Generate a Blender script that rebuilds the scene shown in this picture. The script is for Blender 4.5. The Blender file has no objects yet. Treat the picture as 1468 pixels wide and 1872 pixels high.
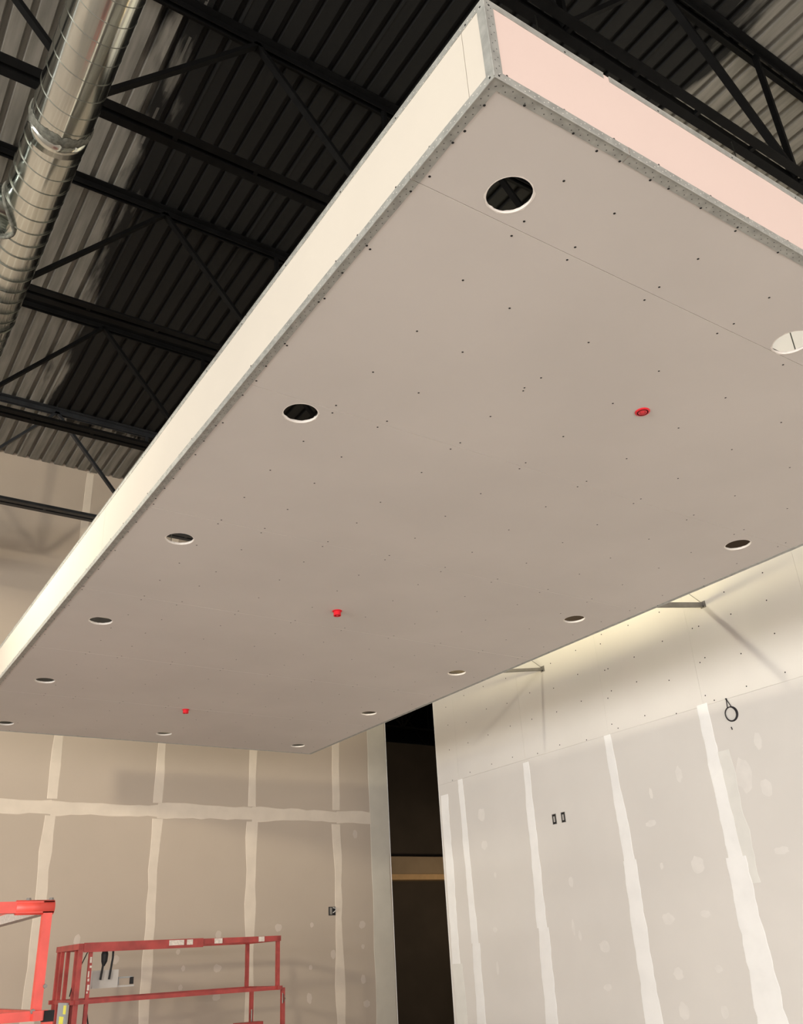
import bpy, bmesh, math, random
from mathutils import Vector, Matrix
random.seed(7)
S = bpy.context.scene
COL = S.collection
CZ = 1.5                      # eye height of the photographer above the slab

# ------------------------------------------------------------------ camera
YAW, PITCH, ROLL, FPX = 0.605780, 0.463014, -0.0588837, 1628.27
cam_d = bpy.data.cameras.new('camera')
cam = bpy.data.objects.new('camera', cam_d); COL.objects.link(cam)
fw = Vector((math.sin(YAW)*math.cos(PITCH), math.cos(YAW)*math.cos(PITCH), math.sin(PITCH)))
rt = Vector((math.cos(YAW), -math.sin(YAW), 0)); up = rt.cross(fw)
rt2 = rt*math.cos(ROLL)+up*math.sin(ROLL); up2 = -rt*math.sin(ROLL)+up*math.cos(ROLL)
M = Matrix((rt2, up2, -fw)).transposed().to_4x4(); M.translation = Vector((0, 0, CZ))
cam.matrix_world = M
cam_d.sensor_fit = 'HORIZONTAL'; cam_d.sensor_width = 36
cam_d.lens = FPX/1468*36; cam_d.clip_start = .05; cam_d.clip_end = 200
S.camera = cam

# ------------------------------------------------------------------ light
S.view_settings.view_transform = 'Standard'; S.view_settings.look = 'None'
S.view_settings.gamma = 1; S.view_settings.use_curve_mapping = False
S.view_settings.exposure = 0.0
w = bpy.data.worlds.new('overcast_sky'); S.world = w; w.use_nodes = True
bg = w.node_tree.nodes['Background']; bg.inputs[0].default_value = (0.9, 0.95, 1.0, 1); bg.inputs[1].default_value = 1.0

def area(name, loc, target, sx, sy, power, col, spread=180):
    d = bpy.data.lights.new(name, 'AREA'); d.shape = 'RECTANGLE'; d.size = sx; d.size_y = sy
    d.energy = power; d.color = col; d.spread = math.radians(spread)
    o = bpy.data.objects.new(name, d); COL.objects.link(o); o.location = loc
    o.rotation_euler = (Vector(target)-Vector(loc)).to_track_quat('-Z', 'Y').to_euler()
    return o
area('daylight_left_glazing', (-14.3, -.2, 2.1), (0, -.2, 2.1), 12.0, 3.4, 2350, (1.0, .985, .95))
area('daylight_front_glazing', (-2.0, -7.3, 2.1), (-2.0, 0, 2.1), 15.5, 3.5, 760, (1.0, .90, .85))
area('daylight_clerestory', (-14.3, -4.6, 6.2), (1.5, 10.8, 5.9), 1.3, 1.0, 150, (1.0, .90, .70), 34)
# a temporary work lamp hung high behind the duct
area('work_lamp_glow', (-1.6, 7.0, 5.6), (6.9, 3.9, 3.4), .10, .42, 32, (1.0, .92, .74), 70)
# warm strip left burning in the open top of the soffit, washing the right wall
area('cove_strip_light', (4.67, 6.0, CZ+2.405), (6.9, 6.0, CZ+3.4), 1.6, .03, 75, (1.0, .88, .50))
# added fill lamp that lifts the dark room; its source is unseen
area('dark_room_fill', (9.4, 10.6, 2.2), (9.4, 13.2, 2.2), .3, .3, 14, (1.0, .78, .5))

# ------------------------------------------------------------------ materials
def mat(name, col, rough=.7, metal=0., var=.06, scale=6., bump=0., stretch=(1, 1, 1), col2=None, spec=.3, lo=.35, hi=.65, detail=4):
    m = bpy.data.materials.new(name); m.use_nodes = True
    nt = m.node_tree; b = nt.nodes['Principled BSDF']
    b.inputs['Roughness'].default_value = rough; b.inputs['Metallic'].default_value = metal
    b.inputs['Specular IOR Level'].default_value = spec
    tc = nt.nodes.new('ShaderNodeNewGeometry'); mp = nt.nodes.new('ShaderNodeMapping')
    mp.inputs['Scale'].default_value = stretch
    nt.links.new(tc.outputs['Position'], mp.inputs[0])
    n = nt.nodes.new('ShaderNodeTexNoise'); n.inputs['Scale'].default_value = scale; n.inputs['Detail'].default_value = detail
    nt.links.new(mp.outputs[0], n.inputs['Vector'])
    r = nt.nodes.new('ShaderNodeValToRGB'); r.color_ramp.elements[0].position = lo; r.color_ramp.elements[1].position = hi
    c2 = col2 or tuple(min(1, c*(1+var)) for c in col); c1 = col if col2 else tuple(c*(1-var) for c in col)
    r.color_ramp.elements[0].color = (*c1, 1); r.color_ramp.elements[1].color = (*c2, 1)
    nt.links.new(n.outputs[0], r.inputs[0]); nt.links.new(r.outputs[0], b.inputs['Base Color'])
    if bump:
        bp = nt.nodes.new('ShaderNodeBump'); bp.inputs['Strength'].default_value = bump; bp.inputs['Distance'].default_value = .004
        nt.links.new(n.outputs[0], bp.inputs['Height']); nt.links.new(bp.outputs[0], b.inputs['Normal'])
    return m
PAPER = mat('gypsum_paper', (.655, .61, .57), .85, var=.03, scale=1.3)
FACEP = mat('gypsum_face_paper', (.62, .57, .49), .85, var=.015, scale=2)
PINKLIT = mat('gypsum_paper_pink_lit', (.72, .575, .515), .85, var=.015, scale=2)  # same board; the pink light on the near face is in its colour
CORE = mat('gypsum_core', (.85, .80, .74), .9, var=.04, scale=60)
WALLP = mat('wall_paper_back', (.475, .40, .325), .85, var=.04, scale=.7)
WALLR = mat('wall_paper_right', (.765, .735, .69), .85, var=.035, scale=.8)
WALLU = mat('wall_paper_upper', (.70, .655, .565), .85, var=.035, scale=.9)
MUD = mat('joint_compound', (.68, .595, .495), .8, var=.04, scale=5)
MUDW = mat('joint_compound_fresh', (.97, .965, .94), .8, var=.03, scale=5)
MUDT = mat('joint_compound_thin', (.58, .54, .46), .8, var=.03, scale=5)
MUDT2 = mat('joint_compound_grey', (.83, .82, .77), .8, var=.03, scale=5)
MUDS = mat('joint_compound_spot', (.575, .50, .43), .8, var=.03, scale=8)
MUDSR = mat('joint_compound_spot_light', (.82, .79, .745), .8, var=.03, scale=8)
BEAD = mat('galvanised_bead', (.40, .40, .37), .5, .3, var=.14, scale=25, stretch=(1, 1, 1))
PERF = mat('bead_perforation', (.09, .09, .085), .9)
PERFL = mat('bead_perforation_light', (.75, .72, .66), .9)
SCREW = mat('black_screw', (.012, .011, .011), .5)
STUD = mat('galvanised_stud', (.26, .245, .225), .5, .25, var=.1, scale=12)
JOIST = mat('black_joist_paint', (.0045, .0045, .0045), .6, var=.25, scale=8, spec=.10)
JOISTG = mat('grey_joist_primer', (.018, .0195, .022), .45, var=.25, scale=8, spec=.4)
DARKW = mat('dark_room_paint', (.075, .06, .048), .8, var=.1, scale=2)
TAN = mat('tan_header', (.42, .32, .22), .8, var=.06, scale=3)
TANL = mat('pale_timber_trim', (.75, .5, .27), .7, var=.06, scale=9)
CONC = mat('concrete_slab', (.70, .66, .61), .6, var=.08, scale=1.5, bump=.1)
PLAIN = mat('plain_wall', (.62, .59, .54), .85, var=.03)
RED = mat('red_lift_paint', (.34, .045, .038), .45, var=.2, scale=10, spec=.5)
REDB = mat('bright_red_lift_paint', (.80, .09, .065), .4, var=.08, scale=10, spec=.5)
WORN = mat('worn_paint_patch', (.62, .56, .50), .6, var=.15, scale=60)
BLACK = mat('black_rubber', (.015, .015, .016), .6)
GREY = mat('grey_panel', (.36, .38, .39), .5, var=.05)
PALEG = mat('pale_grey_box', (.50, .48, .45), .6, var=.05)
YEL = mat('yellow_sticker', (.85, .80, .12), .5)
REDCAP = mat('red_plastic_cap', (.75, .015, .03), .35, var=.03, spec=.5)
REDCUP = mat('dark_red_cup', (.30, .004, .01), .4, var=.03)
SEAL = mat('grey_duct_sealant', (.12, .12, .10), .8, var=.35, scale=40, bump=.8)
COPPER = mat('dark_cable', (.03, .027, .03), .5)
FRAMEM = mat('window_aluminium', (.10, .10, .10), .4, .5)

def duct_mat():
    m = mat('spiral_galvanised', (.66, .69, .66), .16, 1.0, var=.10, scale=14, stretch=(1, .12, 1))
    nt = m.node_tree; b = nt.nodes['Principled BSDF']
    n = nt.nodes.new('ShaderNodeTexNoise'); n.inputs['Scale'].default_value = 5; n.inputs['Detail'].default_value = 3
    g = nt.nodes.new('ShaderNodeNewGeometry'); nt.links.new(g.outputs['Position'], n.inputs['Vector'])
    mr = nt.nodes.new('ShaderNodeMapRange'); mr.inputs[3].default_value = .08; mr.inputs[4].default_value = .20
    nt.links.new(n.outputs[0], mr.inputs[0]); nt.links.new(mr.outputs[0], b.inputs['Roughness'])
    return m
DUCT = duct_mat()
SEAM = mat('duct_seam', (.22, .22, .19), .35, 1.0)

def deck_mat():
    """Bare galvanised roof deck with a field sprayed black over the soffit; the spray edge is ragged along the flutes."""
    m = bpy.data.materials.new('roof_deck_metal'); m.use_nodes = True
    nt = m.node_tree; L = nt.links; N = nt.nodes; b = N['Principled BSDF']
    g = N.new('ShaderNodeNewGeometry'); sp = N.new('ShaderNodeSeparateXYZ'); L.new(g.outputs['Position'], sp.inputs[0])
    def noise(scale, st, det=5):
        mp = N.new('ShaderNodeMapping'); mp.inputs['Scale'].default_value = st; L.new(g.outputs['Position'], mp.inputs[0])
        n = N.new('ShaderNodeTexNoise'); n.inputs['Scale'].default_value = scale; n.inputs['Detail'].default_value = det
        L.new(mp.outputs[0], n.inputs['Vector']); return n.outputs[0]
    def math_(op, a, c=None):
        n = N.new('ShaderNodeMath'); n.operation = op
        for i, v in enumerate((a, c)):
            if v is None: continue
            if isinstance(v, (int, float)): n.inputs[i].default_value = v
            else: L.new(v, n.inputs[i])
        return n.outputs[0]
    X, Y = sp.outputs[0], sp.outputs[1]
    jag = math_('MULTIPLY', math_('SUBTRACT', noise(3.2, (2.2, .30, 1)), .5), 1.0)
    jy = math_('MULTIPLY', math_('SUBTRACT', noise(3., (2.4, .3, 1)), .5), 1.4)
    # signed distances to the sprayed rectangle
    xl = math_('ADD', math_('MULTIPLY', Y, .085), .80)              # left edge drifts to the right with depth
    a = math_('SUBTRACT', X, xl); bb = math_('SUBTRACT', math_('MULTIPLY', X, -1), -4.75)
    c = math_('SUBTRACT', math_('MULTIPLY', Y, -1), -9.75); d = math_('SUBTRACT', Y, .6)
    dx = math_('ADD', math_('MINIMUM', a, bb), jag)
    dy = math_('ADD', math_('MINIMUM', c, d), jy)
    dd = math_('MINIMUM', dx, dy)
    mr = N.new('ShaderNodeMapRange'); mr.inputs[1].default_value = -.05; mr.inputs[2].default_value = .10
    L.new(dd, mr.inputs[0])
    # one deck rib edge the spray missed
    off = math_('ABSOLUTE', math_('SUBTRACT', math_('SUBTRACT', X, math_('MULTIPLY', Y, .008)), 1.262))
    hit = math_('MULTIPLY', math_('LESS_THAN', off, .010), math_('GREATER_THAN', noise(2.2, (.3, .9, .3)), .43))
    cov = math_('MULTIPLY', mr.outputs[0], math_('SUBTRACT', 1, math_('MULTIPLY', hit, .42)))
    st = noise(6, (3, .25, 3)); r = N.new('ShaderNodeValToRGB')
    r.color_ramp.elements[0].position = .3; r.color_ramp.elements[0].color = (.15, .145, .125, 1)
    r.color_ramp.elements[1].position = .7; r.color_ramp.elements[1].color = (.27, .255, .225, 1)
    L.new(st, r.inputs[0])
    mx = N.new('ShaderNodeMix'); mx.data_type = 'RGBA'
    L.new(cov, mx.inputs[0]); L.new(r.outputs[0], mx.inputs[6]); mx.inputs[7].default_value = (.008, .008, .0075, 1)
    L.new(mx.outputs[2], b.inputs['Base Color'])
    b.inputs['Roughness'].default_value = .62; b.inputs['Metallic'].default_value = .15; b.inputs['Specular IOR Level'].default_value = .3
    return m
DECK = deck_mat()

# ------------------------------------------------------------------ helpers
def link(name, me, m=None, parent=None):
    if m is not None and not me.materials:
        for k in (m if isinstance(m, (list, tuple)) else [m]): me.materials.append(k)
    o = bpy.data.objects.new(name, me); COL.objects.link(o)
    if parent: o.parent = parent
    return o
def tag(o, label=None, cat=None, group=None, kind=None):
    for k, v in (('label', label), ('category', cat), ('group', group), ('kind', kind)):
        if v: o[k] = v
    return o
def thing(name, label, cat, loc=(0, 0, 0), group=None):
    o = bpy.data.objects.new(name, None); COL.objects.link(o); o.location = loc
    return tag(o, label, cat, group)
class MB:
    def __init__(s, origin=(0, 0, 0)): s.v = []; s.f = []; s.mi = []; s.o = Vector(origin); s.sm = False
    def add(s, vs, fs, mi=0):
        n = len(s.v); s.v += [tuple(Vector(v)-s.o) for v in vs]; s.f += [[i+n for i in f] for f in fs]; s.mi += [mi]*len(fs)
    def box(s, a, b, mi=0):
        x0, y0, z0 = [min(a[i], b[i]) for i in range(3)]; x1, y1, z1 = [max(a[i], b[i]) for i in range(3)]
        s.add([(x0,y0,z0),(x1,y0,z0),(x1,y1,z0),(x0,y1,z0),(x0,y0,z1),(x1,y0,z1),(x1,y1,z1),(x0,y1,z1)],
              [(3,2,1,0),(4,5,6,7),(0,1,5,4),(1,2,6,5),(2,3,7,6),(3,0,4,7)], mi); return s
    def bar(s, p, q, w, h, upv=(0, 0, 1), mi=0):
        p = Vector(p); q = Vector(q); d = (q-p).normalized(); u = Vector(upv)
        r = d.cross(u)
        if r.length < 1e-4: r = d.cross(Vector((0, 1, 0)))
        r.normalize(); u = r.cross(d).normalized()
        vs = []
        for c in (p, q):
            for a, b in ((-1,-1),(1,-1),(1,1),(-1,1)): vs.append(c+r*a*w/2+u*b*h/2)
        s.add(vs, [(3,2,1,0),(4,5,6,7),(0,1,5,4),(1,2,6,5),(2,3,7,6),(3,0,4,7)], mi); return s
    def tube(s, pts, r, n=8, closed=False, mi=0):
        pts = [Vector(p) for p in pts]; m = len(pts); rings = []; prev = None
        for i, p in enumerate(pts):
            a = pts[(i-1) % m] if (closed or i > 0) else p; b = pts[(i+1) % m] if (closed or i < m-1) else p
            d = (b-a).normalized()
            if prev is None:
                u = d.cross(Vector((0, 0, 1)));
                if u.length < .05: u = d.cross(Vector((1, 0, 0)))
            else: u = prev - d*prev.dot(d)
            u.normalize(); prev = u; v = d.cross(u)
            rr = r[i] if isinstance(r, list) else r
            rings.append([p+(u*math.cos(2*math.pi*k/n)+v*math.sin(2*math.pi*k/n))*rr for k in range(n)])
        vs = [x for R_ in rings for x in R_]; fs = []
        for i in range(m if closed else m-1):
            j = (i+1) % m
            for k in range(n): fs.append((i*n+k, i*n+(k+1) % n, j*n+(k+1) % n, j*n+k))
        if not closed: fs += [tuple(range(n))[::-1], tuple((m-1)*n+k for k in range(n))]
        s.add(vs, fs, mi); return s
    def disc(s, c, nrm, r, t=.001, n=8, mi=0, taper=.8):
        nrm = Vector(nrm).normalized(); u = nrm.orthogonal().normalized(); v = nrm.cross(u); c = Vector(c)
        vs = []
        for (off, rr) in ((0, r), (t, r*taper)):
            for k in range(n):
                a = 2*math.pi*k/n; vs.append(c+nrm*off+(u*math.cos(a)+v*math.sin(a))*rr)
        fs = [tuple(range(n))[::-1], tuple(range(n, 2*n))]+[(k, (k+1) % n, n+(k+1) % n, n+k) for k in range(n)]
        s.add(vs, fs, mi); return s
    def build(s, name, m, parent=None, smooth=False):
        me = bpy.data.meshes.new(name); me.from_pydata(s.v, [], s.f); me.update()
        bm = bmesh.new(); bm.from_mesh(me); bmesh.ops.recalc_face_normals(bm, faces=bm.faces); bm.to_mesh(me); bm.free()
        for p, i in zip(me.polygons, s.mi): p.material_index = i
        if smooth:
            for p in me.polygons: p.use_smooth = True
        return link(name, me, m, parent)
def Z(z): return z+CZ        # heights measured from the eye

# soffit / hall dimensions
SX0, SX1, SY0, SY1, SB, ST = 1.187, 4.815, 1.155, 9.03, Z(2.10), Z(2.43)
XR, YB, ZD, XC = 6.90, 10.80, Z(6.0), 6.97   # right wall, back wall, deck underside, back wall corner
XL, YF = -14.0, -7.0

# ------------------------------------------------------------------ structure
fl = MB().box((XL-.3, YF-.3, -.15), (18.3, 24.3, 0)).build('floor', CONC); tag(fl, 'smooth grey concrete floor slab of the unfinished unit', kind='structure')

def ribbon(mb, p0, p1, across, nrm, w0, w1, jit=.15, seed=0, seg=.18, t=.0022, mi=0, feather=True):
    """An irregular knifed-on strip of compound between two points."""
    rnd = random.Random(seed); p0 = Vector(p0); p1 = Vector(p1); a = Vector(across).normalized(); nm = Vector(nrm).normalized()
    n = max(3, int((p1-p0).length/seg)); vs = []; dl = dr = 0
    for i in range(n+1):
        k = i/n; wd = (w0+(w1-w0)*k)/2
        dl = dl*.6+rnd.uniform(-jit, jit)*wd*.8; dr = dr*.6+rnd.uniform(-jit, jit)*wd*.8
        c = p0.lerp(p1, k)
        l, r_ = -wd+dl, wd+dr
        vs += [c+a*l, c+a*(l+.006)+nm*t, c+a*(r_-.006)+nm*t, c+a*r_]
    fs = []
    for i in range(n):
        for j in range(3): fs.append((i*4+j, i*4+j+1, i*4+5+j, i*4+4+j))
    fs += [(0, 3, 2, 1), (n*4, n*4+1, n*4+2, n*4+3)]
    mb.add(vs, fs, mi)

def blob(mb, c, a, b, nrm, ra, rb, seed, t=.0012):
    rnd = random.Random(seed); c = Vector(c); a = Vector(a); b = Vector(b); nm = Vector(nrm); n = 14; vs = [c+nm*t]
    for k in range(n):
        th = 2*math.pi*k/n; q = rnd.uniform(.82, 1.12); vs.append(c+a*math.cos(th)*ra*q+b*math.sin(th)*rb*q+nm*.0004)
    mb.add(vs, [(0, 1+k, 1+(k+1) % n) for k in range(n)])

# back wall
wb = MB().box((XL, YB+.013, 0), (XC-.02, YB+.16, ZD+.05)).build('wall_back', PLAIN)
tag(wb, 'tall drywall back wall with a grid of taped joints', kind='structure')
jx = [XC-.005]+[6.14-1.22*k for k in range(0, 17)]
zrows = [0, Z(1.715), Z(5.37), ZD+.04]
sheet_cache = {}
def sheet(parent, a, b, m, g=.0015, shrink=(1, 0, 1)):
    a = Vector(a); b = Vector(b); gg = Vector(shrink)*g
    return MB().box(a+gg, b-gg).build('drywall_sheet', m, parent)
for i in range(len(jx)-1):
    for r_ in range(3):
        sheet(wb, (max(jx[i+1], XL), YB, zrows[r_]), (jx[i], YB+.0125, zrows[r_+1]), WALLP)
# taped joints of the back wall
Y_ = YB-.0002
hx = [XC-.3]+[x for x in jx[1:] if x > -4]
for i, x in enumerate(jx[1:9]):
    if i > 7: break
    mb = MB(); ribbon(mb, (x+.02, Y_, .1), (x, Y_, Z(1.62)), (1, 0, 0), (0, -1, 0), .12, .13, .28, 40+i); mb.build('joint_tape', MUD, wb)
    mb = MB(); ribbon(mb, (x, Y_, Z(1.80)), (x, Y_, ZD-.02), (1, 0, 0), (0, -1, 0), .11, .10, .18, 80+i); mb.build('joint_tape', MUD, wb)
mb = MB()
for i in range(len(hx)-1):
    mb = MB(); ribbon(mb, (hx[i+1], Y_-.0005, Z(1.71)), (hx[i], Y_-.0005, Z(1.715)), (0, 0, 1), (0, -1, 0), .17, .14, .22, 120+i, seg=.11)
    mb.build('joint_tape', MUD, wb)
# broad compound band by the outside corner, and its metal bead
mb = MB(); ribbon(mb, (XC-.16, Y_-.001, .05), (XC-.16, Y_-.001, ZD-.02), (1, 0, 0), (0, -1, 0), .30, .29, .10, 9, seg=.3)
tag(mb.build('corner_compound', MUDT, wb), 'greenish pale compound band along the outside corner')
MB().box((XC-.006, YB-.003, 0), (XC+.001, YB+.16, ZD)).build('corner_bead', MUDW, wb)
mb = MB()
for k, (x, z) in enumerate([(5.76,.42),(4.53,.34),(4.53,0),(4.12,.02),(6.06,.08),(6.49,.4),(6.49,.15),(6.48,-.22),(6.52,-.49),(5.74,-.05),(5.72,-.38),(4.53,-.29),(4.05,.19),(2.91,.35),(3.34,.14),(4.1,-.17),(6.42,1.5),(5.3,.4),(5.3,-.1)]):
    blob(mb, (x, Y_, Z(z)), (1, 0, 0), (0, 0, 1), (0, -1, 0), .025+.012*(k*7 % 3), .03+.014*(k*5 % 3), k)
tag(mb.build('screw_patches', MUDS, wb), 'small pale dabs of compound over screws', kind='stuff')

# right wall
YE = 9.50
wr = MB().box((XR+.013, YF, 0), (XR+.20, YE-.002, ZD+.05)).build('wall_right', PLAIN)
tag(wr, 'tall drywall right wall, taped below and bare boards above', kind='structure')
jy = [YE, 9.06, 7.79, 6.47, 5.25, 4.01, 2.77, 1.53, .29, -.95, -2.2, -3.4, -4.6, -5.8, -7.0]
ZT = Z(1.93)
for i in range(len(jy)-1):
    sheet(wr, (XR, jy[i+1], 0), (XR+.0125, jy[i], ZT), WALLR, g=.0006, shrink=(0, 1, 1))
    sheet(wr, (XR, jy[i+1], ZT), (XR+.0125, jy[i], Z(4.37)), WALLR, g=.0008, shrink=(0, 1, 1))
    sheet(wr, (XR, jy[i+1], Z(4.37)), (XR+.0125, jy[i], ZD+.04), WALLR, g=.0008, shrink=(0, 1, 1))
X_ = XR+.0002
def rt_tape(y0, z0, y1, z1, w0, w1, m, s, jit=.12, off=0):
    mb = MB(); ribbon(mb, (X_-off, y1, z1), (X_-off, y0, z0), (0, 1, 0), (-1, 0, 0), w1, w0, jit, s, seg=.065)
    return mb.build('joint_tape', m, wr)
rt_tape(9.385, Z(1.80), 9.385, Z(-.1), .16, .15, MUDW, 1)
rt_tape(9.36, Z(-.1), 9.34, .05, .20, .20, MUDT2, 2, off=.0012)
rt_tape(9.03, Z(1.93), 9.00, Z(.1), .10, .13, MUDW, 3)
rt_tape(8.98, Z(.1), 9.0, .05, .15, .18, MUDW, 4, off=.0012)
rt_tape(7.79, Z(1.90), 7.82, Z(.2), .10, .16, MUDW, 5)
rt_tape(7.72, Z(1.925), 7.60, Z(1.93), .05, .04, MUDW, 51)
rt_tape(7.80, Z(.2), 7.86, .05, .17, .20, MUDW, 6, off=.0012)
rt_tape(6.50, Z(1.93), 6.46, Z(.7), .10, .15, MUDW, 7)
rt_tape(6.46, Z(.72), 6.47, .05, .16, .22, MUDW, 8, off=.0012)
rt_tape(5.27, Z(1.95), 5.24, Z(.6), .12, .16, MUDW, 10)
rt_tape(5.20, Z(1.5), 5.18, Z(.4), .24, .28, MUDT2, 11, off=-.0008)
rt_tape(5.24, Z(.62), 5.20, .05, .20, .34, MUDW, 12, off=.0012)
rt_tape(4.00, Z(1.95), 3.98, .05, .14, .30, MUDW, 13)
for i, y in enumerate(jy[6:-1]): rt_tape(y, Z(1.95), y, .05, .13, .22, MUDW, 20+i)
MB().box((XR-.002, YE-.004, 0), (XR+.20, YE+.001, ZD)).build('corner_bead', MUDW, wr)
mb = MB()
for k, (y, z) in enumerate([(6.07,.63),(5.66,.6),(6.09,-.26),(5.64,-.23),(7.35,.18),(6.95,-.01),(6.98,-.36),(5.68,1.39),(6.05,1.28),(4.78,.62),(6.1,-.55),(5.66,-.55),(8.52,.78),(8.67,1.46),(8.67,1.12),(8.61,.22),(8.63,-.16),(6.1,.18),(5.67,.2),(4.77,1.51),(7.27,.1),(6.11,1.01),(4.79,1.12),(7.3,.6),(4.4,.2),(4.4,-.2)]):
    blob(mb, (X_, y, Z(z)), (0, 1, 0), (0, 0, 1), (-1, 0, 0), .022+.017*(k*7 % 4), .03+.022*(k*5 % 3), 50+k)
blob(mb, (X_, 4.98, Z(1.26)), (0, 1, 0), (0, 0, 1), (-1, 0, 0), .085, .15, 77)
tag(mb.build('screw_patches', MUDSR, wr), 'pale dabs of compound over screws', kind='stuff')
mb = MB(); rnd = random.Random(5)
for y in [4.35+.405*k for k in range(13)]:
    for z in (1.98, 2.31, 2.62, 2.92, 3.25, 3.6, 4.0):
        seam = any(abs(y-q) < .12 for q in jy)
        for q in ((-.028, .028) if seam else (0,)):
            mb.disc((X_, y+q+rnd.uniform(-.02, .02), Z(z+rnd.uniform(-.05, .05))), (-1, 0, 0), .0075, .0008, 6)
tag(mb.build('screw_heads', SCREW, wr), 'dark screw heads in the bare upper boards', kind='stuff')

# left and front walls with their glazing openings (behind and beside the camera)
def wall_open(name, axis, pos, a0, a1, openings, lab):
    """Wall in blocks around rectangular openings given as (a0, a1, z0, z1); axis is the wall's normal."""
    xs = sorted({a0, a1}|{v for o in openings for v in o[:2]}); zs = sorted({0, ZD+.05}|{v for o in openings for v in o[2:]})
    mb = MB()
    for i in range(len(xs)-1):
        for j in range(len(zs)-1):
            cx_, cz_ = (xs[i]+xs[i+1])/2, (zs[j]+zs[j+1])/2
            if any(o[0] < cx_ < o[1] and o[2] < cz_ < o[3] for o in openings): continue
            if axis == 'x': mb.box((pos-.2, xs[i], zs[j]), (pos, xs[i+1], zs[j+1]))
            else: mb.box((xs[i], pos-.2, zs[j]), (xs[i+1], pos, zs[j+1]))
    o = mb.build(name, PLAIN); tag(o, lab, kind='structure')
    for n, op in enumerate(openings):
        fr = MB(); d = .06
        cols = max(1, round((op[1]-op[0])/2)); st = (op[1]-op[0])/cols
        def put(u0, u1, z0, z1):
            if axis == 'x': fr.box((pos-.14, u0, z0), (pos-.06, u1, z1))
            else: fr.box((u0, pos-.14, z0), (u1, pos-.06, z1))
        for k in range(cols+1):
            u = op[0]+k*st; put(max(op[0], u-d/2), min(op[1], u+d/2), op[2], op[3])
        put(op[0], op[1], op[2], op[2]+d); put(op[0], op[1], op[3]-d, op[3])
        fr.build('window_frame', FRAMEM, o)
    return o
wall_open('wall_left', 'x', XL, YF, YB+.16, [(-6.2, 5.8, .4, 3.8), (-5.3, -3.9, 5.65, 6.75)], 'plain left wall with wide shop glazing')
wall_open('wall_front', 'y', YF, XL, XR+.2, [(-9.7, 5.7, .35, 3.85)], 'plain street wall with wide shop glazing')

# roof deck: fluted sheets, each one a part of the ceiling
cl = MB().box((XL-.2, YF-.2, ZD+.045), (XR+.2, YB+.3, ZD+.2)).build('ceiling', PLAIN)
tag(cl, 'high corrugated metal roof deck, sprayed black over the soffit', kind='structure')
def deck_mesh(y0, y1):
    me = bpy.data.meshes.new('deck_sheet'); pts = []
    P = .1524
    for k in range(6):
        x = k*P
        pts += [(x, 0), (x+.098, 0), (x+.110, .037), (x+.140, .037)]
    pts.append((6*P, 0)); vs = []
    for y in (y0, y1):
        for x, z in pts: vs.append((x, y, z))
    n = len(pts); fs = [(i, i+1, n+i+1, n+i) for i in range(n-1)]
    # side lap lip
    vs += [(0, y0, 0), (0, y1, 0), (.012, y1, -.004), (.012, y0, -.004)]; fs.append((2*n, 2*n+1, 2*n+2, 2*n+3))
    me.from_pydata(vs, [], fs); me.update(); me.materials.append(DECK); return me
dm = deck_mesh(YF, YB+.02); x = XR-.9144*18
x = 6.9-.9144*22.85
while x < XR-.01:
    o = link('deck_sheet', dm, None, cl); o.location = (x, 0, ZD); x += .9144

# unlit room beyond the opening
dr = MB()
dr.box((XR+.2, 6.9, 0), (XR+.21, 6.91, .01))
def dark(name, a, b, lab, m=DARKW): return tag(MB().box(a, b).build(name, m), lab, kind='structure')
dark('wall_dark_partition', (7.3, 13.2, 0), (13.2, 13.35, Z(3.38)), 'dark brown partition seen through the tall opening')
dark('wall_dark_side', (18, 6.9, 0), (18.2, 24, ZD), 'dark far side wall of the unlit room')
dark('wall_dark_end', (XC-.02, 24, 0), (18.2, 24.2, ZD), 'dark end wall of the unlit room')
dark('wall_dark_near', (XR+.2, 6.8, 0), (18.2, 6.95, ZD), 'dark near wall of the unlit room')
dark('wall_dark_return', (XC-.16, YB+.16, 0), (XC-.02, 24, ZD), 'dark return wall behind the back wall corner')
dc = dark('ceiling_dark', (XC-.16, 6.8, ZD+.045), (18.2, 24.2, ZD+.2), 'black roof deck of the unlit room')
hd = thing('door_header', 'tan boxed header with a pale timber edge inside the dark opening', 'header', (10, 13.05, Z(1.1)))
MB((10, 13.05, Z(1.1))).box((7.32, 12.98, Z(1.205)), (11.6, 13.198, Z(1.475))).build('fascia', TAN, hd)
MB((10, 13.05, Z(1.1))).box((7.32, 12.95, Z(1.12)), (11.6, 13.198, Z(1.205))).build('edge_board', TANL, hd)

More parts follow.
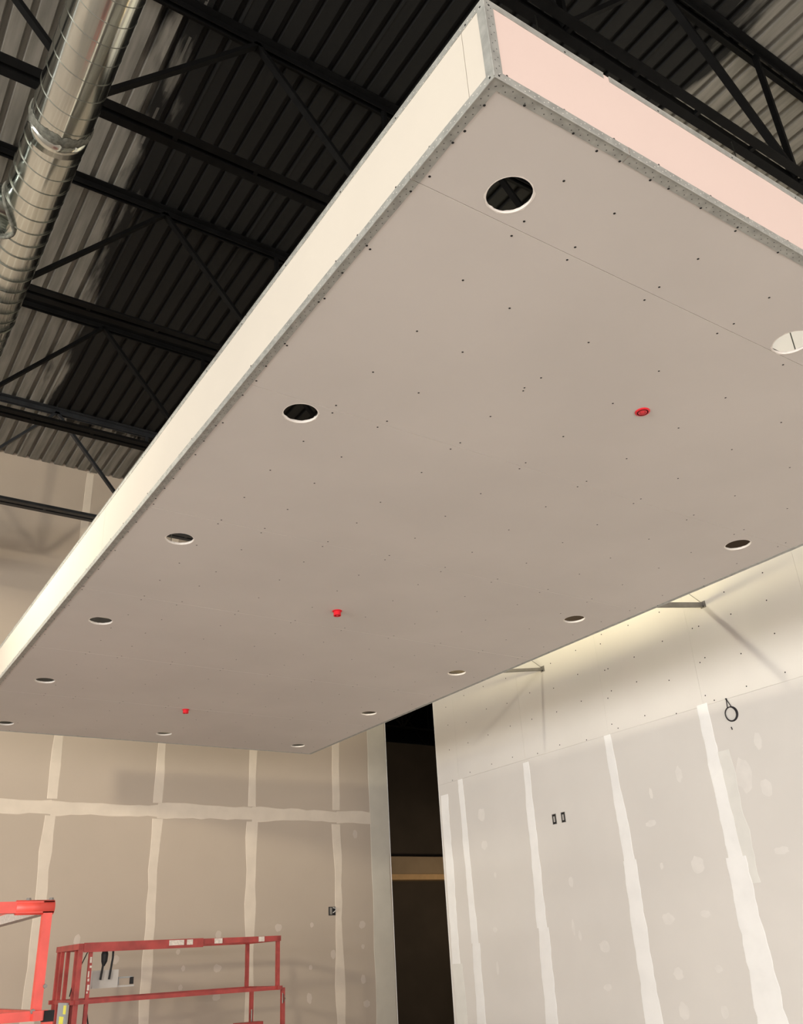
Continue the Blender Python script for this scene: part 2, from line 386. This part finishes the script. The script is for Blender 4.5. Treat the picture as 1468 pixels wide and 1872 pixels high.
# ------------------------------------------------------------------ bar joists
def joist(y, x0, x1, tops, bots, label, m, cat='joist', group=None):
    ZT_, ZB_ = ZD-.004, Z(4.68); org = ((x0+x1)/2, y, ZB_)
    t = thing('roof_joist', label, cat, org, group)
    def L(name, parts):
        mb = MB(org)
        for a, b in parts: mb.box(a, b)
        return mb.build(name, m, t)
    g = .016; lw = .058; th = .009
    L('top_chord', [((x0, y-g-lw, ZT_-th), (x1, y-g, ZT_)), ((x0, y+g, ZT_-th), (x1, y+g+lw, ZT_)),
                    ((x0, y-g-th, ZT_-lw), (x1, y-g, ZT_-th)), ((x0, y+g, ZT_-lw), (x1, y+g+th, ZT_-th))])
    L('bottom_chord', [((x0, y-g-lw, ZB_), (x1, y-g, ZB_+th)), ((x0, y+g, ZB_), (x1, y+g+lw, ZB_+th)),
                       ((x0, y-g-th, ZB_+th), (x1, y-g, ZB_+lw)), ((x0, y+g, ZB_+th), (x1, y+g+th, ZB_+lw))])
    sp = MB(org); xx = x0+.3
    while xx < x1: sp.box((xx, y-g, ZB_+.004), (xx+.03, y+g, ZB_+lw*.7)); xx += .55
    tag(sp.build('chord_spacers', m, t), kind='stuff')
    nodes = sorted([(x, 1) for x in tops if x0 <= x <= x1]+[(x, 0) for x in bots if x0 <= x <= x1])
    for (xa, ta), (xb, tb) in zip(nodes, nodes[1:]):
        za = ZT_-.035 if ta else ZB_+.03; zb = ZT_-.035 if tb else ZB_+.03
        MB(org).bar((xa, y, za), (xb, y, zb), .03, .05, (0, 1, 0)).build('web_diagonal', m, t)
    for xb in bots:
        if x0 < xb < x1: MB(org).bar((xb, y, ZB_+.03), (xb, y, ZT_-.03), .03, .04, (0, 1, 0)).build('web_post', m, t)
    return t
TOPS = [1.72+2.165*k for k in range(-7, 3)]; BOTS = [.64+2.165*k for k in range(-7, 4)]
names = {9.5: 'steel bar joist nearest the back wall, crossing in front of it',
         7.68: 'second steel bar joist from the back wall',
         5.87: 'third steel bar joist from the back wall, over the middle of the soffit',
         3.97: 'steel bar joist over the near half of the soffit, fourth from the back wall',
         2.12: 'steel bar joist above the near end of the soffit, at upper right'}
for y in (9.5, 7.68, 5.87, 3.97, 2.12): joist(y, XL+.02, XR-.005, TOPS, BOTS, names[y], JOISTG if y > 9 else JOIST)
for k, y in enumerate((.27, -1.57, -3.41, -5.25)):
    joist(y, XL+.02, XR-.005, TOPS, BOTS, ['dark steel bar joist just behind the one over the near end of the soffit', 'dark steel bar joist behind the photographer, second row back', 'dark steel bar joist behind the photographer, third row back', 'dark steel bar joist closest to the street wall'][k], JOIST)
T2 = [8.2+2.165*k for k in range(0, 5)]; B2 = [7.12+2.165*k for k in range(0, 5)]
for k, y in enumerate((15.0, 17.0, 19.0)):
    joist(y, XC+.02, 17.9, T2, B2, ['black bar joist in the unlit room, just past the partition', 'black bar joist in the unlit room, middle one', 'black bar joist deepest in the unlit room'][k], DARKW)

# ------------------------------------------------------------------ spiral duct
R_D = .170; DXc, DZc = .513, Z(4.40)
du = thing('spiral_duct', 'shiny galvanised spiral duct with a dark sealed coupling, hung under the joists', 'duct', (DXc, 3, DZc-R_D))
def cyl(p, q, r, n=48):
    mb = MB((DXc, 3, DZc-R_D)); mb.tube([p, q], r, n); return mb
cyl((DXc, -5.5, DZc), (DXc, YB-.01, DZc), R_D, 64).build('duct_pipe', DUCT, du, smooth=True)
hel = []; pitch = .128; n = 40; y = -2.0; turns = int((YB-.05-y)/pitch)
for i in range(turns*n):
    a = 2*math.pi*i/n; hel.append((DXc+math.cos(a)*(R_D+.0008), y+pitch*i/n, DZc+math.sin(a)*(R_D+.0008)))
mb = MB((DXc, 3, DZc-R_D)); mb.tube(hel, .0019, 5); mb.build('spiral_seam', SEAM, du, smooth=True)
# coupling: a raised sleeve and a ragged band of sealant
mb = MB((DXc, 3, DZc-R_D)); pts = [(DXc, 3.93, DZc), (DXc, 4.06, DZc)]; mb.tube(pts, R_D+.004, 64); mb.build('coupling_sleeve', DUCT, du, smooth=True)
rnd = random.Random(3); mb = MB((DXc, 3, DZc-R_D)); vs = []; n = 72
for k in range(n):
    a = 2*math.pi*k/n; yw = .022+rnd.uniform(0, .022)
    for (yy, rr) in ((3.93-yw, R_D+.001), (3.93-yw*.4, R_D+.009), (3.93+yw*.3, R_D+.009), (3.93+yw*.8, R_D+.005)):
        vs.append((DXc+math.cos(a)*rr, yy, DZc+math.sin(a)*rr))
fs = [(k*4+j, k*4+j+1, ((k+1) % n)*4+j+1, ((k+1) % n)*4+j) for k in range(n) for j in range(3)]
mb.add(vs, fs); tag(mb.build('sealant_band', SEAL, du, smooth=True), 'ragged dark grey sealant band')
# side tap
TY = 4.80; TR = .15
MB((DXc, 3, DZc-R_D)).tube([(DXc-.1, TY, DZc), (-4.5, TY, DZc)], TR, 40).build('branch_pipe', DUCT, du, smooth=True)
rnd = random.Random(6); sd = []
for k in range(48):
    a = 2*math.pi*k/48; yy = TY+math.cos(a)*(TR+.03+rnd.uniform(0, .012)); zz = math.sin(a)*(TR+.012)
    zz = max(-R_D*.98, min(R_D*.98, zz)); sd.append((DXc-math.sqrt(max(0, R_D**2-zz*zz))-.002, yy, DZc+zz))
MB((DXc, 3, DZc-R_D)).tube(sd, .012, 8, True).build('branch_saddle', SEAL, du, smooth=True)
mb = MB((DXc, 3, DZc-R_D)); mb.tube([(DXc-.30, TY, DZc), (DXc-.36, TY, DZc)], TR+.006, 40); mb.build('branch_collar', SEAL, du, smooth=True)
for yy in (-3.2, .3, 5.9, 7.7, 9.45):      # hanger straps up to the joists
    MB((DXc, 3, DZc-R_D)).tube([(DXc+math.cos(2*math.pi*k/40)*(R_D+.003), yy, DZc+math.sin(2*math.pi*k/40)*(R_D+.003)) for k in range(40)], .004, 5, True).build('hanger_strap', SEAM, du)
    MB((DXc, 3, DZc-R_D)).bar((DXc, yy, DZc+R_D), (DXc, yy, ZD), .012, .004).build('hanger_rod', SEAM, du)

# ------------------------------------------------------------------ the drywall soffit
OR = (SX0, SY0, SB)
so = thing('drywall_soffit', 'long suspended drywall soffit with round light cut-outs and metal corner bead', 'soffit', OR)
HR = .075
HOLES = [(1.49, 1.46), (2.96, 1.485), (4.44, 1.47), (1.493, 2.868), (4.44, 2.90), (1.493, 4.288), (4.446, 4.326), (1.492, 5.728), (4.455, 5.76),
         (1.503, 7.24), (4.47, 7.20), (1.515, 8.73), (2.975, 8.64), (4.48, 8.69)]
SPR = [(2.806, 2.137), (2.822, 4.90), (2.835, 7.69)]
TH = .0127
def board(x0, y0, x1, y1, seed):
    """Board lying flat with its round cut-outs; ragged white core shows at the cut."""
    rnd = random.Random(seed); bm = bmesh.new(); g = .0012
    def ring(pts):
        v = [bm.verts.new((a-SX0, b-SY0, 0)) for a, b in pts]
        return [bm.edges.new((v[i], v[(i+1) % len(v)])) for i in range(len(v))]
    es = ring([(x0+g, y0+g), (x1-g, y0+g), (x1-g, y1-g), (x0+g, y1-g)])
    for hx_, hy_ in HOLES:
        if x0 < hx_ < x1 and y0 < hy_ < y1:
            es += ring([(hx_+math.cos(2*math.pi*k/44)*(HR+rnd.uniform(-.0022, .0022)), hy_+math.sin(2*math.pi*k/44)*(HR+rnd.uniform(-.0022, .0022))) for k in range(44)])
    bmesh.ops.triangle_fill(bm, use_beauty=True, use_dissolve=False, edges=es)
    r = bmesh.ops.extrude_face_region(bm, geom=list(bm.faces))
    for v in [e for e in r['geom'] if isinstance(e, bmesh.types.BMVert)]: v.co.z += TH
    bmesh.ops.recalc_face_normals(bm, faces=bm.faces)
    for f in bm.faces: f.material_index = 1 if abs(f.normal.z) < .5 else 0
    me = bpy.data.meshes.new('gypsum_board'); bm.to_mesh(me); bm.free()
    o = link('gypsum_board', me, [PAPER, CORE], so); return o
seams = [SY0, 1.562, 2.775, 3.995, 5.21, 6.43, 7.65, SY1]
for i in range(7): board(SX0, seams[i], SX1, seams[i+1], i)
# torn paper fringe and pale rim of each cut-out
rnd = random.Random(11)
for k, (hx_, hy_) in enumerate(HOLES):
    mb = MB(OR); n = 40; vs = []
    for q in range(n):
        a = 2*math.pi*q/n; ww = .002+rnd.random()**3*.005
        vs += [(hx_+math.cos(a)*(HR-.0015), hy_+math.sin(a)*(HR-.0015), SB-.0004), (hx_+math.cos(a)*(HR+ww), hy_+math.sin(a)*(HR+ww), SB-.0004),
               (hx_+math.cos(a)*(HR-.0015), hy_+math.sin(a)*(HR-.0015), SB+.006)]
    fs = []
    for q in range(n):
        r_ = (q+1) % n; fs += [(q*3, q*3+1, r_*3+1, r_*3), (q*3+2, q*3, r_*3, r_*3+2)]
    mb.add(vs, fs); mb.build('cutout_rim', CORE, so)
def face_board(a, b, m=FACEP): return MB(OR).box(a, b).build('fascia_board', [m], so)
for y0, y1 in ((SY0+TH, 1.262), (1.262, 4.7), (4.7, SY1-TH)):
    face_board((SX0, y0+.001, SB+TH), (SX0+TH, y1-.001, ST)); face_board((SX1-TH, y0+.001, SB+TH), (SX1, y1-.001, ST))
for x0, x1 in ((SX0, 3.7), (3.7, SX1)):
    face_board((x0+.0006, SY0, SB+TH), (x1-.0006, SY0+TH, ST), PINKLIT); face_board((x0+.0006, SY1-TH, SB+TH), (x1-.0006, SY1, ST))
# framing above the boards
for y in [1.35+.61*k for k in range(13)]:
    if any(abs(y-h[1]) < .13 for h in HOLES): y += .27
    if y < SY1-.05: MB(OR).box((SX0+TH, y-.016, SB+TH+.025), (SX1-TH, y+.016, SB+TH+.065)).build('cross_channel', STUD, so)
for x in (SX0+.035, 1.60, 2.04, 2.45, 3.26, 3.66, 4.07, SX1-.035):
    MB(OR).box((x-.018, SY0+TH, SB+TH), (x+.018, SY1-TH, SB+TH+.024)).build('furring_channel', STUD, so)
for (xa, xb, ya, yb) in ((SX0+TH, SX0+TH+.03, SY0+TH, SY1-TH), (SX1-TH-.03, SX1-TH, SY0+TH, SY1-TH), (SX0+TH, SX1-TH, SY0+TH, SY0+TH+.03), (SX0+TH, SX1-TH, SY1-TH-.03, SY1-TH)):
    MB(OR).box((xa, ya, ST-.032), (xb, yb, ST-.001)).build('top_track', STUD, so)
for yy in (2.12, 3.97, 5.87, 7.68):
    for xx in (2.6, 4.3): MB(OR).bar((xx, yy+.03, SB+TH+.02), (xx, yy+.03, Z(4.68)), .005, .005).build('hanger_wire', SEAM, so)
BACKSHADE = mat('board_back_shade', (.085, .06, .045), .9)  # brown board backs, darkened to hold the shade inside the soffit
for x0, x1 in ((SX0+TH, SX0+TH+.004), (SX1-TH-.004, SX1-TH)): MB(OR).box((x0, SY0+TH, SB+TH), (x1, SY1-TH, ST-.033)).build('back_shade_liner', BACKSHADE, so)  # added liner, its dark colour stands for shade behind the side boards
# corner bead
FLW = .031; BT = .0014
def bead(p0, p1, na, nb, nm='corner_bead', seed=0, perf=(PERF, PERF), fl=(FLW, FLW)):
    """L-section from p0 to p1 along the arris; na / nb are the outward normals of its two faces."""
    p0 = Vector(p0); p1 = Vector(p1); na = Vector(na); nb = Vector(nb); d = (p1-p0).normalized(); rnd = random.Random(seed)
    mb = MB(OR)
    # flange on face a runs back along -nb, and the other way round
    for nn, back, wd in ((na, -nb, fl[0]), (nb, -na, fl[1])):
        n = max(2, int((p1-p0).length/.25)); vs = []
        for i in range(n+1):
            c = p0.lerp(p1, i/n); j = rnd.uniform(-.0018, .0018)
            lift = BT+rnd.random()*.0008
            vs += [c+nn*BT-back*.001, c+back*(wd+j)+nn*lift, c+back*(wd+j)-nn*.0005]
        fs = []
        for i in range(n): fs += [(i*3, i*3+1, i*3+4, i*3+3), (i*3+1, i*3+2, i*3+5, i*3+4)]
        mb.add(vs, fs)
    mb.tube([p0+(na+nb)*.0012, p1+(na+nb)*.0012], .0026, 8)
    o = mb.build(nm, BEAD, so)
    for (nn, back, pm, wd) in ((na, -nb, perf[0], fl[0]), (nb, -na, perf[1], fl[1])):
        if pm is None: continue
        pm_ = MB(OR); L_ = (p1-p0).length; k = 0; q = .02
        while q < L_-.01:
            pm_.disc(p0+d*q+back*(.010 if k % 2 else .022)+nn*(BT+.0006), nn, .0021, .0003, 6); q += .0175; k += 1
        tag(pm_.build('bead_perforations', pm, o), kind='stuff')
    return o
D_, L_, N_, F_, R_, U_ = (0,0,-1), (-1,0,0), (0,-1,0), (0,1,0), (1,0,0), (0,0,1)
c = (SX0, SY0, SB)
for (y0, y1, s) in ((SY0, 1.56, 1), (1.563, 4.62, 2), (4.622, 7.67, 3), (7.672, SY1, 4)):
    bead((SX0, y0, SB), (SX0, y1, SB), L_, D_, seed=s, perf=(PERFL, PERF))
for (y0, y1, s) in ((SY0, 2.76, 11), (2.766, 5.7, 12), (5.703, SY1, 13)):
    bead((SX0, y0, ST), (SX0, y1, ST), L_, U_, seed=s, perf=(PERFL, None), fl=(.022, FLW))
for (x0, x1, s) in ((SX0, 1.70, 21), (1.7035, 4.1, 22), (4.103, SX1, 23)):
    bead((x0, SY0, SB), (x1, SY0, SB), N_, D_, seed=s, perf=(PERFL, PERF))
for (x0, x1, s) in ((SX0, 1.66, 31), (1.685, 4.0, 32), (4.003, SX1, 33)):
    bead((x0, SY0, ST), (x1, SY0, ST), N_, U_, seed=s, perf=(None, None), fl=(.022, FLW))
bead((SX0, SY0, SB), (SX0, SY0, ST), L_, N_, seed=41, perf=(None, PERF))
bead((SX1, SY0, SB), (SX1, SY0, ST), R_, N_, seed=42, perf=(None, None))
for (y0, y1, s) in ((SY0, 3.3, 51), (3.305, 6.9, 52), (6.91, SY1, 53)):
    bead((SX1, y0, SB), (SX1, y1, SB), R_, D_, seed=s, perf=(None, None), fl=(FLW, .026))
bead((SX0, SY1, SB), (SX1, SY1, SB), F_, D_, seed=61, perf=(None, None), fl=(FLW, .02))
# screws through the boards
scr = MB(OR); rnd = random.Random(21); J = lambda a: rnd.uniform(-a, a)
XS = [1.225, 1.605, 1.84, 2.24, 2.645, 3.05, 3.45, 3.87, 4.28, 4.68]
for i in range(7):
    y0, y1 = seams[i], seams[i+1]; n = max(1, round((y1-y0)/.31))
    ys = [y0+.03]+[y0+(y1-y0)*k/n for k in range(1, n)]+[y1-.03]
    if i == 0: ys = [1.19, 1.33, 1.53]
    for x in XS:
        for y in ys:
            yy = y+J(.03 if min(abs(y-y0), abs(y-y1)) > .05 else .008); xx = x+J(.012)
            if any(math.hypot(xx-h[0], yy-h[1]) < HR+.025 for h in HOLES+SPR): continue
            scr.disc((xx, yy, SB-.0002), D_, .0046, .0008, 8, taper=.6)
for e in ((2.23, 2.27), (2.22, 2.25)): scr.disc((e[0], e[1], SB-.0002), D_, .0042, .0008, 8)
for y in [1.2+.21*k for k in range(37)]:
    for z in (SB+.034,): scr.disc((SX0-.0005, y+J(.05), z+J(.003)), L_, .0038, .001, 6)
    scr.disc((SX0+.030+J(.004), y+J(.06), SB-.0016), D_, .0046, .001, 6)
for y in [1.22+.4*k for k in range(19)]: scr.disc((SX0-.0018, y+J(.05), ST-.014), L_, .0038, .001, 6)
for x in [1.27+.2*k for k in range(18)]:
    scr.disc((x+J(.04), SY0-.0005, SB+.033+J(.002)), N_, .0038, .001, 6); scr.disc((x+J(.05), SY0+.030+J(.004), SB-.0016), D_, .0046, .001, 6)
    if int(x*5) % 2: scr.disc((x+J(.05), SY0-.0018, ST-.014), N_, .0038, .001, 6)
for z in (SB+.012, ST-.02): scr.disc((SX0-.0018, SY0+.016, z), L_, .0038, .001, 6); scr.disc((SX0+.016, SY0-.0018, z), N_, .0038, .001, 6)
for y in [3.4+.5*k for k in range(11)]: scr.disc((SX1-.02, y+J(.1), SB-.0016), D_, .0046, .001, 6)
tag(scr.build('screw_heads', SCREW, so), 'black screw heads', kind='stuff')

# sprinklers poke through the boards under red caps
spl = ['red sprinkler cap in the near part of the soffit', 'red sprinkler cap in the middle of the soffit', 'red sprinkler cap near the far end of the soffit']
for k, (x, y) in enumerate(SPR):
    o = (x, y, SB-.03); t = thing('sprinkler_head', spl[k], 'sprinkler', o)
    def prof(name, pr, m, n=24):
        mb = MB(o); vs = []
        for r_, z in pr: vs += [(x+math.cos(2*math.pi*q/n)*r_, y+math.sin(2*math.pi*q/n)*r_, z) for q in range(n)]
        fs = [(j*n+q, j*n+(q+1) % n, (j+1)*n+(q+1) % n, (j+1)*n+q) for j in range(len(pr)-1) for q in range(n)]
        mb.add(vs, fs); return mb.build(name, m, t, smooth=False)
    dz = -.006 if k == 0 else -.034
    prof('cap_flange', [(.012, SB-.0005), (.033, SB-.0005), (.033, SB-.004), (.024, SB-.006), (.012, SB-.006)], REDCAP)
    prof('cap_skirt', [(.023, SB-.004), (.026, SB+dz), (.020, SB+dz), (.018, SB-.003+dz*.4), (.001, SB-.003+dz*.4)], REDCUP if k == 0 else REDCAP)
    prof('cap_button', [(.001, SB+dz-.001), (.009, SB+dz-.001), (.011, SB-.002+dz*.4)], REDCAP)

# ------------------------------------------------------------------ braces to the right wall
def brace(y, zr, zl, lab, thick=.042):
    o = (XR, y, zr); t = thing('wall_brace', lab, 'brace', o)
    p = Vector((XR-.003, y, zr)); q = Vector((SX1-.08, y+.0, zl)); d = (q-p).normalized()
    mb = MB(o); mb.bar(p, q, .002, thick, (0, 0, 1)); mb.bar(p+Vector((0, .016, -thick/2)), q+Vector((0, .016, -thick/2)), .032, .002); mb.bar(p+Vector((0, .016, thick/2)), q+Vector((0, .016, thick/2)), .032, .002)
    mb.build('brace_stud', STUD, t)
    MB(o).box((XR-.0045, y-.03, zr-.035), (XR-.0005, y+.03, zr+.03)).build('brace_clip', STUD, t)
    mb = MB(o); mb.disc((XR-.005, y, zr-.02), (-1, 0, 0), .009, .004, 8); mb.build('brace_screw', SCREW, t)
    mb = MB(o); mb.tube([(XR-.01, y, zr+.01), (SX1-.3, y+.75, Z(4.66))], .0028, 6); mb.build('brace_wire', SEAM, t)
    return t
brace(5.02, Z(2.85), Z(2.50), 'galvanised brace meeting the right wall nearer the camera, casting a long diagonal shadow')
brace(7.32, Z(2.86), Z(2.52), 'thin galvanised brace meeting the right wall farther back, by the narrow gap', .03)

# ------------------------------------------------------------------ electrical bits
def outlet(y, z, lab, grp=None):
    o = (XR, y, z); t = thing('switch_box', lab, 'electrical box', o, grp)
    w_, h_ = .030, .052; mb = MB(o)
    mb.box((XR-.002, y-w_, z-h_), (XR-.0006, y+w_, z+h_)); mb.build('box_shade_plate', BLACK, t)  # flat black plate paints the shade of the open box
    mb = MB(o)
    for a, b in (((y-w_, z-h_), (y-w_+.004, z+h_)), ((y+w_-.004, z-h_), (y+w_, z+h_)), ((y-w_, z+h_-.004), (y+w_, z+h_)), ((y-w_, z-h_), (y+w_, z-h_+.004))):
        mb.box((XR-.005, a[0], a[1]), (XR-.0006, b[0], b[1]))
    mb.build('box_rim', STUD, t)
    MB(o).box((XR-.007, y-.010, z-.03), (XR-.002, y+.010, z+.028)).build('wire_stub', PALEG, t)
outlet(7.43, Z(1.235), 'empty switch box on the right wall, the one nearer the opening')
outlet(7.29, Z(1.235), 'empty switch box on the right wall, the one nearer the camera')
o = (6.05, YB, Z(.57)); t = thing('outlet_box', 'small metal outlet box on the back wall beside a taped joint', 'electrical box', o)
MB(o).box((6.00, YB-.004, Z(.52)), (6.10, YB-.0006, Z(.62))).build('box_shade_plate', BLACK, t)  # black plate in place of the box's shaded inside
MB(o).box((6.015, YB-.012, Z(.53)), (6.045, YB-.004, Z(.61))).build('box_plate', STUD, t)
MB(o).tube([(6.06, YB-.006, Z(.55)), (6.085, YB-.03, Z(.57)), (6.09, YB-.03, Z(.60)), (6.06, YB-.006, Z(.61))], .006, 6).build('wire_stub', PALEG, t)
def coil(cx_, cy_, cz_, r, lab, plane, hook, name='cable_coil'):
    o = (cx_, cy_, cz_); t = thing(name, lab, 'cable', o); rnd = random.Random(2)
    for q in range(4):
        rr = r*(1+.05*q-.07); ph = q*.6; pts = []
        for k in range(28):
            a = 2*math.pi*k/28; e = 1+.05*math.sin(2*a+ph)
            u, v = rr*e*math.cos(a), rr*e*math.sin(a)*1.06
            pts.append((cx_+ (0.006*q if plane == 'x' else u), cy_+(u if plane == 'x' else .006*q), cz_+v))
        MB(o).tube(pts, .0042 if r < .15 else .007, 6, True).build('cable_loop', COPPER, t, smooth=True)
    for s in (-.35, .35):
        if plane == 'x': MB(o).tube([(cx_, cy_+s*r, cz_+r*.95), hook], .004, 6).build('cable_tail', COPPER, t)
        else: MB(o).tube([(cx_+s*r*.3, cy_, cz_+r*.95), hook], .006, 6).build('cable_tail', COPPER, t)
    return t
t = coil(XR-.012, 4.97, Z(1.79), .062, 'small coil of black cable hung on the right wall above the taped joints', 'x', (XR-.004, 4.99, Z(1.93)))
MB((XR-.012, 4.97, Z(1.79))).disc((XR-.0005, 4.99, Z(1.93)), (-1, 0, 0), .008, .012, 8).build('cable_nail', SCREW, t)
MB((XR-.012, 4.97, Z(1.79))).tube([(XR-.004, 5.0, Z(1.68)), (XR-.004, 4.995, Z(1.655))], .005, 6).build('cable_end', COPPER, t)
coil(-.10, 9.42, Z(4.30), .19, 'coil of cable hanging from the joist by the back wall', 'y', (-.08, 9.47, Z(4.68)))

# ------------------------------------------------------------------ scissor lifts
def scissor_lift(x0, y0, x1, y1, zt, zm, m, lab, tube=.035, top_t=.05):
    cx_, cy_ = (x0+x1)/2, (y0+y1)/2; o = (cx_, cy_, 0); t = thing('scissor_lift', lab, 'lift', o)
    zp = zm-.62
    B = lambda: MB(o)
    def rail(n_, a, b, w_): return B().bar(a, b, w_, w_).build(n_, m, t)
    c4 = [(x0, y0), (x1, y0), (x1, y1), (x0, y1)]
    for k in range(4):
        a, b = c4[k], c4[(k+1) % 4]; a2 = Vector(a); b2 = Vector(b); d = (b2-a2).normalized()*top_t/2
        rail('top_rail', (a[0]-d.x, a[1]-d.y, zt), (b[0]+d.x, b[1]+d.y, zt), top_t)
        rail('mid_rail', (*(a2-d*2), zm), (*(b2+d*2), zm), tube)
        B().bar((*a, zp+.08), (*b, zp+.08), .004, .15).build('toe_board', m, t)
    for a in c4:
        rail('post', (*a, zm), (*a, zt-top_t/2), tube)
        s = .06 if a[0] == x1 else -.0
        rail('lower_post', (a[0]+s, a[1], zp), (a[0]+s, a[1], zm), tube*1.05)
    B().box((x0-.03, y0-.03, zp-.06), (x1+.03, y1+.03, zp)).build('platform_deck', GREY, t)
    # scissor pack and chassis
    zc = .42
    for s in (y0+.14, y1-.14):
        nst = 2; h = (zp-.06-zc)/nst
        for q in range(nst):
            for e in (1, -1):
                xa, xb = (x0+.2, x1-.2) if e == 1 else (x1-.2, x0+.2)
                B().bar((xa, s+.03*e, zc+h*q+.03), (xb, s+.03*e, zc+h*(q+1)-.03), .04, .07).build('scissor_arm', m, t)
    B().box((x0, y0+.06, .16), (x1, y1-.06, zc)).build('chassis', m, t)
    for wx in (x0+.2, x1-.2):
        for wy in (y0+.03, y1-.03):
            B().tube([(wx, wy-.055, .16), (wx, wy+.055, .16)], .16, 24).build('wheel', BLACK, t)
    return t, B
# the farther, darker one
LX0, LX1, LY0, LY1, LZT, LZM = 2.55, 4.56, 9.30, 10.05, Z(.245), Z(-.21)
lf, B = scissor_lift(LX0, LY0, LX1, LY1, LZT, LZM, RED, 'dark red scissor lift with scuffed guard rails standing by the back wall')
B().box((LX0+.02, LY0-.034, LZT-.050), (LX0+1.18, LY0-.022, LZT+.030)).build('rail_guard', RED, lf)
for (a, b) in ((.83, .98), (1.01, 1.07), (1.30, 1.38), (1.78, 1.84)):
    B().box((LX0+a, LY0-.038, LZT-.024), (LX0+b, LY0-.0255, LZT+.022)).build('paint_scrape', WORN, lf)
for px_, py_ in ((LX0+.10, LY0+.02), (LX0, LY0+.42), (LX0, LY0+.62), (LX0+.02, LY0+.2)):
    B().bar((px_, py_, LZM-.5), (px_, py_, LZT-.02), .032, .032).build('gate_post', RED, lf)
rnd = random.Random(4)
z = LZM+.03
for k in range(6):
    z += .02+rnd.random()*.07; q = rnd.random()*.014; B().box((LX0+.085+q, LY0+.0015, z), (LX0+.095+q+rnd.random()*.010, LY0+.0035, z+.01+rnd.random()*.045)).build('paint_scrape', WORN, lf)
tag(B().box((LX0-.05, LY0+.10, LZM-.36), (LX0-.035, LY0+.40, LZM-.0)).build('control_plate', GREY, lf), 'grey plate with yellow stickers')
B().box((LX0-.054, LY0+.17, LZM-.32), (LX0-.0495, LY0+.30, LZM-.11)).build('yellow_sticker', YEL, lf)
B().box((LX0-.054, LY0+.11, LZM-.09), (LX0-.0495, LY0+.19, LZM-.02)).build('yellow_sticker', YEL, lf)
# pale tray with sockets hung inside the rail, with its plugs and cords
tr = B().box((LX0+.16, LY0+.10, LZM+.10), (LX0+.40, LY0+.20, LZM+.25)).build('socket_tray', PALEG, lf)
B().box((LX0+.40, LY0+.11, LZM+.10), (LX0+.56, LY0+.19, LZM+.115)).build('tray_shelf', PALEG, lf)
B().tube([(LX0+.41, LY0+.12, LZM+.12), (LX0+.41, LY0+.12, LZM+.18), (LX0+.54, LY0+.12, LZM+.18), (LX0+.54, LY0+.12, LZM+.12)], .008, 6).build('tray_handle', GREY, lf)
B().box((LX0+.52, LY0+.10, LZM+.12), (LX0+.55, LY0+.13, LZM+.18)).build('tray_latch', BLACK, lf)
for xx, s in ((.25, 1), (.33, 0)):
    B().tube([(LX0+xx, LY0+.09, LZT), (LX0+xx, LY0+.085, LZT-.10), (LX0+xx-.02, LY0+.085, LZM+.17)], .010, 8).build('power_cord', BLACK, lf)
B().tube([(LX0+.25, LY0+.08, LZT-.02), (LX0+.25, LY0+.08, LZT-.07), (LX0+.25, LY0+.08, LZT-.13), (LX0+.245, LY0+.08, LZT-.17)], [.018, .032, .028, .012], 10).build('power_plug', BLACK, lf)
B().tube([(LX0+.12, LY0+.09, LZM+.12), (LX0+.11, LY0+.10, LZM+.02), (LX0+.16, LY0+.10, LZM-.2), (LX0+.11, LY0+.12, LZM-.55)], .007, 8).build('power_cord', BLACK, lf)
B().tube([(LX0-.02, LY0+.15, LZM+.05), (LX0+.03, LY0+.25, LZM+.18), (LX0+.1, LY0+.1, LZT-.03)], .005, 6).build('power_cord', BLACK, lf)
B().tube([(LX1+.05, LY0-.02, LZM-.05), (LX1+.075, LY0-.03, LZM-.10), (LX1+.05, LY0-.02, LZM-.14)], .006, 6, True).build('gate_chain', SEAM, lf)
B().tube([(LX1+.02, LY1-.1, LZM-.32+k*.03) for k in range(5)], .008, 6).build('gate_chain', SEAM, lf)
B().box((LX0+1.72, LY0+.3, LZM-.36), (LX0+2.0, LY0+.42, LZM-.30)).build('gate_step', RED, lf)

# the nearer, brighter one
BX, BY, BZT, BZM = 1.262, 5.31, Z(.335), Z(-.165)
lb, B = scissor_lift(BX-.85, BY, BX, BY+2.25, BZT, BZM, REDB, 'bright red lift guard rail at lower left, nearer than the dark red lift', .045, .055)
B().tube([(BX-.16, BY, BZT), (BX+.03, BY, BZT)], .036, 16).build('rail_sleeve', REDB, lb, smooth=True)
for xx in (BX-.10, BX+.015): B().disc((xx, BY, BZT+.034), (0, 0, 1), .014, .012, 8).build('rail_bolt', STUD, lb)
B().disc((BX+.026, BY-.0, BZM+.13), (0, -1, 0), .012, .034, 8).build('rail_bolt', STUD, lb)
B().disc((BX-.02, BY-.02, BZM+.02), (0, -1, 0), .013, .014, 8).build('rail_bolt', STUD, lb)
B().box((BX+.036, BY-.03, BZM-.03), (BX+.085, BY+.03, BZM+.02)).build('open_tube_end', BLACK, lb)  # black block paints the shaded hollow of the open tube end
B().box((BX-.0295, BY+.10, BZT-.030), (BX+.0295, BY+2.2, BZT+.020)).build('worn_sleeve', WORN, lb)
